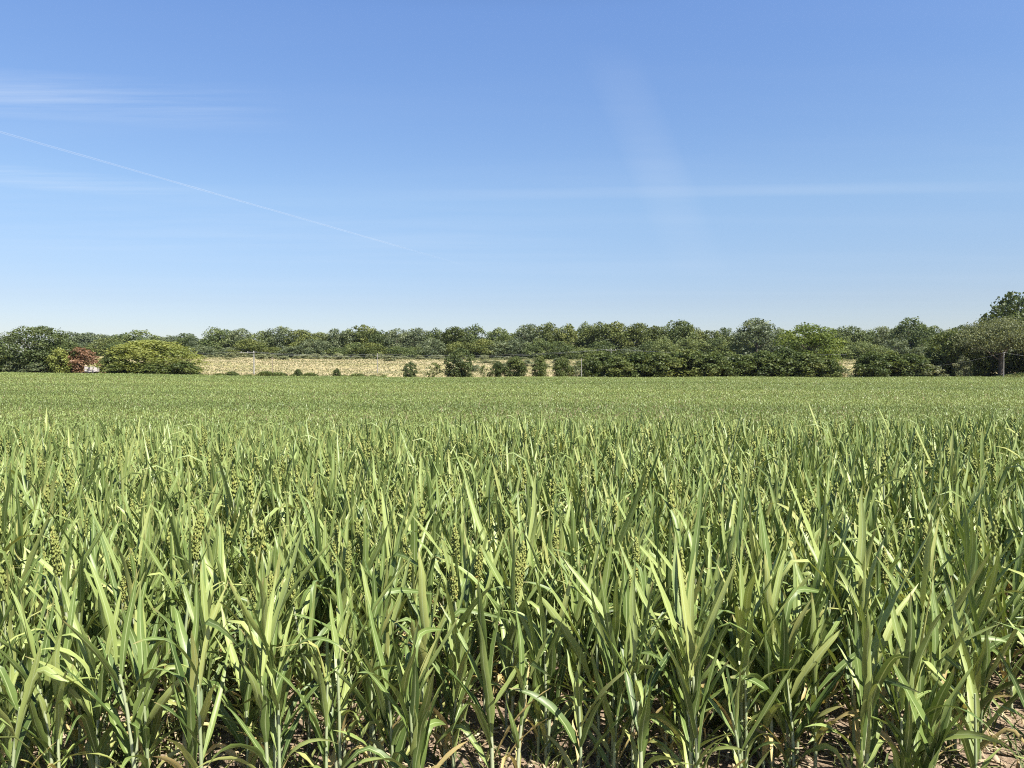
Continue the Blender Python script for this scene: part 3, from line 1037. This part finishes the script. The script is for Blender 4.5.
# ---- single trees and bushes along the far edge of the field ---------------
proto('big_round', 201, 54, 12000, 0.0155, 'round', 0.0, irr=0.35, fol='dark')
proto('yellow_tree', 202, 18, 2600, 0.034, 'tall', 0.0, fol='yellow')
proto('red_tree', 203, 22, 3200, 0.030, 'round', 0.0, fol='red')
proto('yellow_willow', 204, 46, 14000, 0.0135, 'bush', 0.02, irr=0.35, fol='yellow', kind='bush')
proto('dome', 205, 48, 10000, 0.0165, 'round', 0.0, irr=0.35, fol='fresh')
proto('right_willow', 206, 60, 18000, 0.0125, 'round', 0.34, fol='willow', droop=True)
proto('right_dark', 207, 32, 5500, 0.023, 'round', 0.0, fol='bush')
proto('tall_right', 208, 40, 7500, 0.019, 'tall', 0.0, fol='dark')
proto('dark_bush', 209, 30, 7500, 0.024, 'round', 0.0, irr=0.35, fol='dark', kind='bush')
proto('sparse_bush', 210, 9, 420, 0.045, 'bush', 0.03, fol='bush', kind='bush')
proto('pale_bush', 211, 12, 1500, 0.034, 'bush', 0.02, fol='willow', kind='bush')


def single(name, key, px, top, base_d, wp, label, cat, depth=0.9, rz=None, parts=('trunk', 'crown'), sink=0.1, group=None):
    x = px_x(px, base_d)
    h = top_z(top, base_d) - float(height(x, base_d)) + sink
    w = wp * 1.14 / FPX * base_d
    plant_tree(name, key, x, base_d, w, w * depth, h, label, cat, group, rg.uniform(0, 6.28) if rz is None else rz, parts, sink)


BP = ('stem', 'foliage')
single('round_tree', 'big_round', 36, 323, 236, 66, 'big dark round tree at the left edge of the field', 'tree')
single('bush', ('bush', 0), -4, 344, 232, 34, 'bush cut by the left picture edge, under the big round tree', 'bush', parts=BP)
for px_, lab_ in ((6, 'dark bush under the left half of the big round tree'), (27, 'dark bush under the middle of the big round tree'), (49, 'dark bush under the right half of the big round tree')):
    single('bush', ('bush', 1), px_, 353, 242, 30, lab_, 'bush', parts=BP)
single('bush', ('bush', 2), 962, 347, 244, 40, 'dark bush deep in the shade under the left side of the large grey willow', 'bush', parts=BP)
single('bush', ('bush', 4), 990, 343, 246, 44, 'dark bush deep in the shade straight behind the right utility pole', 'bush', parts=BP)
single('bush', ('bush', 0), 1020, 343, 246, 44, 'dark bush deep in the shade at the right picture edge', 'bush', parts=BP)
single('bush', ('greybush', 1), 14, 361, 229, 22, 'low grey-green bush at the foot of the big round tree, far left', 'bush', parts=BP)
single('bush', ('greybush', 2), 36, 362, 229, 22, 'low grey-green bush at the foot of the big round tree, beside the yellow-green tree', 'bush', parts=BP)
single('small_tree', 'yellow_tree', 59, 347, 231, 22, 'small yellow-green tree between the big round tree and the reddish one', 'tree')
single('small_tree', ('bush', 2), 72, 342, 240, 30, 'green bushy tree rising behind the reddish tree', 'tree')
single('red_tree', 'red_tree', 80, 346, 237, 36, 'reddish brown leaved tree above the white trailer', 'tree')
single('bush', ('bush', 3), 114, 349, 231, 24, 'green bush between the white trailer and the yellow-green willow shrub', 'bush', parts=BP)
single('willow_shrub', 'yellow_willow', 152, 338, 234, 92, 'wide bright yellow-green willow shrub at the field edge', 'shrub', parts=BP, depth=.7, rz=0.4)
single('bush', ('bush', 4), 182, 360, 228, 34, 'dark low bush at the right foot of the yellow-green willow shrub', 'bush', parts=BP)
single('bush', ('bush', 2), 154, 362, 227.6, 40, 'dark low bush at the middle of the foot of the yellow-green willow shrub', 'bush', parts=BP)
single('bush', ('bush', 5), 126, 361, 228, 34, 'dark low bush at the left foot of the yellow-green willow shrub', 'bush', parts=BP)

BUSH = [
    (232, 371, 228, 16, ('bush', 1), 'small flat bush in the weedy strip left of the pale concrete pole'),
    (298, 368.5, 228, 10, ('bush', 2), 'small round bush at the field edge just right of the dark wooden pole'),
    (337, 368, 228, 9, ('bush', 3), 'small upright bush at the field edge midway between the two left poles'),
    (410, 361.5, 232, 16, 'dark_bush', 'small dark round bush alone before the dry meadow'),
    (434, 361, 234, 20, 'sparse_bush', 'thin airy bush through which the dry meadow shows'),
    (460, 347.5, 231, 35, 'dark_bush', 'tall dark egg-shaped bush, largest of those standing before the dry meadow'),
    (484, 364, 233, 11, 'sparse_bush', 'small thin bush touching the right side of the tall dark bush'),
    (498, 361, 231, 18, ('bush', 0), 'low bush joined to the left side of the bush at mid meadow'),
    (516, 355, 230, 24, ('bush', 1), 'rounded bush at mid meadow below the notch in the tree line'),
    (540, 355, 232, 20, ('bush', 2), 'round bush standing alone below the middle block of trees'),
    (563, 356, 232, 22, ('bush', 3), 'round bush just left of the slim white post'),
    (576, 364, 233, 13, 'pale_bush', 'low pale shrub at the foot of the slim white post'),
    (592, 356, 236, 30, ('bush', 4), 'bush right behind the slim white post, start of the hedge'),
    (617, 356, 232, 34, ('bush', 5), 'dark hedge bush below the crossarm pole'),
    (640, 351, 238, 36, ('bush', 0), 'hedge bush just right of the crossarm pole'),
    (662, 352, 233, 34, ('bush', 1), 'hedge bush third right from the crossarm pole'),
    (690, 348, 236, 38, ('bush', 2), 'hedge bush under the dark double-topped tree, with raised top'),
    (714, 351, 232, 34, ('bush', 3), 'hedge bush beside the one with raised top, on its right'),
    (738, 353, 235, 36, ('bush', 4), 'hedge bush before the left flank of the silvery poplar-like tree'),
    (762, 350, 232, 34, ('bush', 5), 'hedge bush in front of the silvery poplar-like tree'),
    (786, 346, 234, 38, ('bush', 0), 'tall hedge bush at the left foot of the green dome tree'),
    (808, 352, 230, 34, ('bush', 1), 'hedge bush in front of the green dome tree'),
    (828, 357, 229, 26, ('bush', 2), 'end bush of the hedge, beside the pale bank'),
    (842, 366, 228, 16, 'pale_bush', 'low light green shrub at the left foot of the pale bank'),
    (872, 351, 232, 30, ('bush', 3), 'first dark bush right of the pale bank'),
    (890, 350, 234, 36, ('bush', 4), 'second dark bush right of the pale bank'),
    (911, 353, 231, 28, ('bush', 5), 'third dark bush right of the pale bank'),
    (928, 363, 228, 24, 'pale_bush', 'low pale green shrub left of the large grey willow'),
]
for k in range(12):
    px = 602 + k * 18.5 + rg.uniform(-4, 4)
    single('bush', ('bush', rg.randrange(6)), px, rg.uniform(349, 354), 244 + rg.uniform(-2, 3), 40,
           'bush in the back row of the long dark hedge, showing between the bushes in front', 'bush', parts=BP, group='back row of the long hedge')
for k in range(6):
    px = 874 + k * 11.5 + rg.uniform(-3, 3)
    single('bush', ('bush', rg.randrange(6)), px, rg.uniform(349, 355), 243 + rg.uniform(-2, 3), 34,
           'bush in the back row of the hedge right of the pale bank', 'bush', parts=BP, group='back row of the right hedge')
for px, tp, d, wp, key, lab in BUSH:
    single('bush', key, px, tp, d, wp * (1.15 if px > 600 else 0.86), lab, 'bush', parts=BP, group='bushes along the far field edge')
single('dome_tree', 'dome', 810, 321, 252, 62, 'broad green dome-shaped tree standing over the hedge', 'tree')
single('willow_tree', 'right_willow', 1000, 315, 233, 100, 'large grey-green willow behind the right utility pole', 'tree')
single('dark_tree', 'right_dark', 948, 329, 240, 40, 'dark green tree at the left side of the large grey willow', 'tree')
single('tall_tree', 'tall_right', 1014, 290, 270, 66, 'tallest tree, rising behind the large grey willow at the right edge', 'tree')
single('bush', 'pale_bush', 962, 354, 229, 18, 'light grey-green bush in front of the willow shade', 'bush', parts=BP)
single('tree', 'right_dark', 1052, 325, 236, 60, 'dark tree cut by the right picture edge beside the willow', 'tree')


# ------------------------------------------------------------------ weeds and dry grass at the far edge
def edge_stuff():
    rng = np.random.default_rng(77)

    def tufts(n, x0, x1, y0, y1, h0, h1, w, name, mat, label, cat, tint=None, keep=None, ragged=False):
        x = rng.uniform(x0, x1, n); y = rng.uniform(y0, y1, n)
        if keep is not None:
            k = keep(x, y); x, y = x[k], y[k]
        n = len(x)
        z = height(x, y)
        b = Buf()
        for j in range(3):
            az = rng.uniform(0, 6.28, n); h = rng.uniform(h0, h1, n)
            if ragged:
                h = h * (0.62 + 0.22 * np.sin(x * 0.5) + 0.16 * np.sin(x * 1.37 + 2) + 0.2 * np.sin(x * 0.17 + 1))
            lean = rng.uniform(0.1, 0.7, n)
            sd = np.c_[-np.sin(az), np.cos(az), np.zeros(n)] * (w * rng.uniform(.6, 1.3, n) / 2)[:, None]
            c = np.c_[x, y, z] + np.c_[rng.normal(0, .15, n), rng.normal(0, .15, n), np.full(n, -0.03)]
            tip = c + np.c_[np.cos(az) * lean * h, np.sin(az) * lean * h, h]
            mid = c * .45 + tip * .55 + np.c_[np.zeros(n), np.zeros(n), h * .08]
            V = np.stack([c, mid + sd, tip, mid - sd], 1).reshape(-1, 3)
            b.add(V, np.arange(4 * n).reshape(n, 4), None, np.repeat(np.clip(rng.normal(.5, .16 if tint else .22, n) + (0.28 * np.sin(y * 0.28 + x * 0.02 + 1.5 * np.sin(x * 0.05)) - 0.45 * sstep(312, 336, y) if tint else 0), 0, 1), 4))
        tag(b.build(name, mat), label, cat, kind='stuff')

    tufts(5200, px_x(192, 228), px_x(384, 228), 226.8, 231, 1.0, 2.1, 0.36, 'weeds', M_WEED,
          'green weedy strip between the crop and the dry meadow', 'weeds',
          keep=lambda x, y: np.sin(x * 0.35) + np.sin(x * 0.93 + 1) > -1.25, ragged=True)
    tufts(34000, -140, 160, 229, 345, 0.2, 0.5, 0.30, 'dry_grass', M_HAY, 'dry straw-coloured meadow grass below the tree line', 'grass', tint=True)
    tufts(2600, px_x(372, 228), px_x(606, 228), 226.6, 229.5, 0.35, 0.7, 0.25, 'dry_grass', M_STRAW, 'pale dry grass margin along the far end of the crop', 'grass')
    tufts(5000, 135, 172, 214, 231, 0.2, 0.45, 0.25, 'grass', M_WEED, 'light green grass on the low mound under the right pole', 'grass',
          keep=lambda x, y: (((x - 152) / 17) ** 2 + ((y - 223) / 8) ** 2) < 1.05)
    tufts(3000, -185, -92, 226, 229, 0.3, 0.7, 0.28, 'weeds', FOL['bush'], 'dark green weeds along the foot of the left trees', 'weeds')


edge_stuff()

# ------------------------------------------------------------------ poles and wires
M_CONC = mat_tint('pole_concrete', [(0.0, (0.21, 0.205, 0.185)), (1.0, (0.34, 0.33, 0.30))], 0.85, noise_scale=3)
M_GREY = mat_tint('weathered_pole', [(0.0, (0.17, 0.16, 0.14)), (1.0, (0.28, 0.27, 0.24))], 0.85, noise_scale=3)
M_WOOD = mat_tint('pole_wood', [(0.0, (0.12, 0.095, 0.07)), (1.0, (0.26, 0.21, 0.16))], 0.85, noise_scale=4)
M_WIRE = mat_tint('wire_metal', [(0.0, (0.30, 0.31, 0.32)), (1.0, (0.48, 0.49, 0.5))], 0.5)
M_INS = mat_tint('insulator', [(0.0, (0.5, 0.48, 0.44)), (1.0, (0.65, 0.62, 0.58))], 0.3)
POLE = {}


def pole(px, top, d, mat, rad, label, arm=None, arm_off=0.0):
    x = px_x(px, d); z = float(height(x, d)); h = top_z(top, d) - z
    t = empty('utility_pole', (x, d, z))
    tag(t, label, 'utility pole', 'poles of the power line')
    b = Buf()
    zz = np.linspace(-0.4, h, 5)
    tube(b, np.c_[np.zeros(5), np.zeros(5), zz], np.linspace(rad, rad * .65, 5), 8, 0.5)
    b.build('shaft', mat, t)
    pts = []
    if arm:
        b = Buf(); box(b, (arm_off, -rad * .9, h - 0.55), (arm, 0.12, 0.14), bev=0.02); b.build('crossarm', mat, t, smooth=False)
        for dx in (-.42, 0.0, .42):
            b = Buf()
            ix = arm_off + dx * arm
            tube(b, [(ix, -rad * .9, h - 0.48), (ix, -rad * .9, h - 0.40), (ix, -rad * .9, h - .3), (ix, -rad * .9, h - .2)], [0.03, 0.075, 0.085, 0.05], 8, 0.5)
            b.build('insulator', M_INS, t)
            pts.append((x + ix, d - rad * .9, z + h - 0.22))
    else:
        for zo in (0.15, 0.75):
            b = Buf()
            tube(b, [(0, -rad, h - zo), (0, -rad - .08, h - zo), (0, -rad - .16, h - zo), (0, -rad - .2, h - zo)], [0.03, 0.07, 0.07, 0.04], 8, 0.5)
            b.build('insulator', M_INS, t)
            pts.append((x, d - rad - .2, z + h - zo))
    return pts


pA = pole(254, 351, 246, M_CONC, 0.24, 'pale concrete utility pole with long one-sided crossarm at the left end of the meadow', 4.6, -2.0)
pA2 = pole(272.3, 357, 238, M_WOOD, 0.15, 'thin dark wooden pole right of the pale concrete one')
pB = pole(377.5, 353.5, 258, M_GREY, 0.17, 'thin grey pole in the dry meadow midway along the wires')
pC = pole(581.5, 358.5, 229.5, M_CONC, 0.13, 'slim white post at the field edge before the hedge bushes')
pD = pole(611, 348.5, 246, M_GREY, 0.18, 'grey pole with short crossarm sticking out of the hedge', 3.4)
pE = pole(1003.5, 352, 219.5, M_GREY, 0.17, 'weathered grey utility pole on the grassy mound before the willow')


def wire(a, b, sag, label):
    bf = Buf()
    a, b = np.array(a), np.array(b)
    s = np.linspace(0, 1, 15)
    P = a[None] * (1 - s)[:, None] + b[None] * s[:, None]
    P[:, 2] -= sag * 4 * s * (1 - s)
    tube(bf, P, 0.012, 5, 0.5)
    tag(bf.build('overhead_wire', M_WIRE), label, 'wire', 'wires of the power line')


wire(pA[2], pB[0], 0.7, 'upper pale wire from the concrete pole to the thin meadow pole')
wire(pA[1], pB[1], 0.8, 'lower pale wire from the concrete pole to the thin meadow pole')
lx = px_x(120, 252)
wire((lx, 252, float(height(lx, 252)) + 6.5), pA[0], 0.7, 'wire leaving the concrete pole to the left behind the willow shrub')
wire(pB[0], pD[0], 1.2, 'upper wire from the thin meadow pole to the crossarm pole')
wire(pB[1], pD[1], 1.4, 'lower wire from the thin meadow pole to the crossarm pole')
hx = px_x(846, 240)
wire(pD[2], (hx, 240, float(height(hx, 240)) + 7.2), 0.9, 'wire from the crossarm pole along the hedge towards the pale bank')
gx = px_x(930, 232)
wire((gx, 232, float(height(gx, 232)) + 3.6), pE[0], 0.5, 'wire rising to the mound pole from the left')
rx = px_x(1085, 219)
wire(pE[0], (rx, 219, float(height(rx, 219)) + 4.9), 0.5, 'wire leaving the mound pole to the right')

# ------------------------------------------------------------------ white trailer under the reddish tree
M_WHITE = mat_tint('white_paint', [(0.0, (0.42, 0.375, 0.35)), (1.0, (0.58, 0.53, 0.50))], 0.45, noise_scale=1.5)
M_RUBBER = mat_tint('rubber', [(0.0, (0.02, 0.02, 0.02)), (1.0, (0.04, 0.04, 0.04))], 0.8)
M_STEEL = mat_tint('dark_steel', [(0.0, (0.06, 0.06, 0.06)), (1.0, (0.12, 0.12, 0.12))], 0.6)


def trailer():
    d = 227.2
    x = px_x(92, d); z = float(height(x, d))
    t = empty('box_trailer', (x, d, z), R(4))
    tag(t, 'small white box trailer parked under the reddish tree', 'trailer')
    b = Buf(); box(b, (0, 0, 1.90), (3.5, 1.9, 1.45), bev=0.08); b.build('body', M_WHITE, t, smooth=False)
    b = Buf(); box(b, (0, 0, 2.66), (3.62, 2.02, 0.07), bev=0.1); b.build('roof', M_WHITE, t, smooth=False)
    b = Buf(); box(b, (0, 0, 1.08), (3.3, 1.5, 0.16)); b.build('chassis', M_STEEL, t, smooth=False)
    b = Buf(); box(b, (0.7, -0.962, 1.88), (0.75, 0.03, 1.25)); dr = b.build('door', M_WHITE, t, smooth=False)
    b = Buf(); box(b, (0.44, -0.992, 1.86), (0.05, 0.03, 0.22)); b.build('handle', M_STEEL, dr, smooth=False)
    for wx in (-0.56, 0.56):
        for wy in (-0.8, 0.8):
            b = Buf()
            tube(b, [(wx, wy - .1, .5), (wx, wy - .08, .5), (wx, wy + .08, .5), (wx, wy + .1, .5)], [0.4, 0.5, 0.5, 0.4], 16, 0.5)
            wh = b.build('wheel', M_RUBBER, t)
            b = Buf()
            sgn = -1 if wy < 0 else 1
            tube(b, [(wx, wy + sgn * .06, .5), (wx, wy + sgn * .115, .5)], [0.28, 0.24], 12, 0.5)
            b.build('rim', M_WHITE, wh)
    b = Buf(); tube(b, [(-1.6, 0, 1.05), (-2.3, 0, .9), (-2.9, 0, .75)], 0.05, 6); b.build('drawbar', M_STEEL, t)
    b = Buf(); tube(b, [(-2.6, 0, .82), (-2.6, 0, .4), (-2.6, 0, -0.02)], 0.035, 6); b.build('jockey_leg', M_STEEL, t)


trailer()


# ------------------------------------------------------------------ contrail high in the sky
def contrail():
    m, nt, N, L = new_mat('contrail')
    out = N.new('ShaderNodeOutputMaterial')
    tr = N.new('ShaderNodeBsdfTransparent')
    df = N.new('ShaderNodeBsdfDiffuse'); df.inputs['Color'].default_value = (0.85, 0.87, 0.9, 1)
    tl = N.new('ShaderNodeBsdfTranslucent'); tl.inputs['Color'].default_value = (0.85, 0.87, 0.9, 1)
    mx = N.new('ShaderNodeMixShader'); mx.inputs[0].default_value = 0.5
    L.new(df.outputs[0], mx.inputs[1]); L.new(tl.outputs[0], mx.inputs[2])
    m2 = N.new('ShaderNodeMixShader')
    at = N.new('ShaderNodeAttribute'); at.attribute_name = 'luv'
    sp = N.new('ShaderNodeSeparateXYZ'); L.new(at.outputs['Vector'], sp.inputs[0])
    r = ramp(N, [(0.0, (0.07,) * 3), (0.3, (0.095,) * 3), (0.45, (0.07,) * 3), (0.6, (0.085,) * 3), (0.75, (0.035,) * 3), (1.0, (0.0,) * 3)])
    L.new(sp.outputs[1], r.inputs[0])
    L.new(r.outputs[0], m2.inputs[0])
    L.new(tr.outputs[0], m2.inputs[1]); L.new(mx.outputs[0], m2.inputs[2])
    L.new(m2.outputs[0], out.inputs['Surface'])
    alt = 9000.0

    def dirp(px, py):
        v = np.array([(px - 512) / FPX, 1.0, (YH - py) / FPX])
        return v * (alt / v[2]) + [0, 0, ZC]
    a, b_ = dirp(-30, 124), dirp(480, 270)
    s = np.linspace(0, 1, 30)[:, None]
    P = a * (1 - s) + b_ * s
    rng = np.random.default_rng(9)
    P[:, 2] += rng.normal(0, 2.5, 30)
    bf = Buf()
    tube(bf, P, np.linspace(36, 50, 30) * rng.uniform(.85, 1.15, 30), 10, 0.5, cap=False)
    tag(bf.build('contrail', m), 'thin white aircraft vapour trail slanting down across the left sky', 'contrail')


contrail()


# ------------------------------------------------------------------ thin summer haze
def haze():
    m, nt, N, L = new_mat('haze')
    out = N.new('ShaderNodeOutputMaterial')
    v = N.new('ShaderNodeVolumePrincipled')
    v.inputs['Color'].default_value = (0.78, 0.88, 1.0, 1)
    v.inputs['Density'].default_value = 0.00003
    v.inputs['Anisotropy'].default_value = 0.3
    L.new(v.outputs[0], out.inputs['Volume'])
    b = Buf()
    box(b, (0, 4300, 15.0), (19000, 10000, 60))
    tag(b.build('haze', m, smooth=False), 'thin bluish summer haze over the fields', 'haze', kind='stuff')


haze()
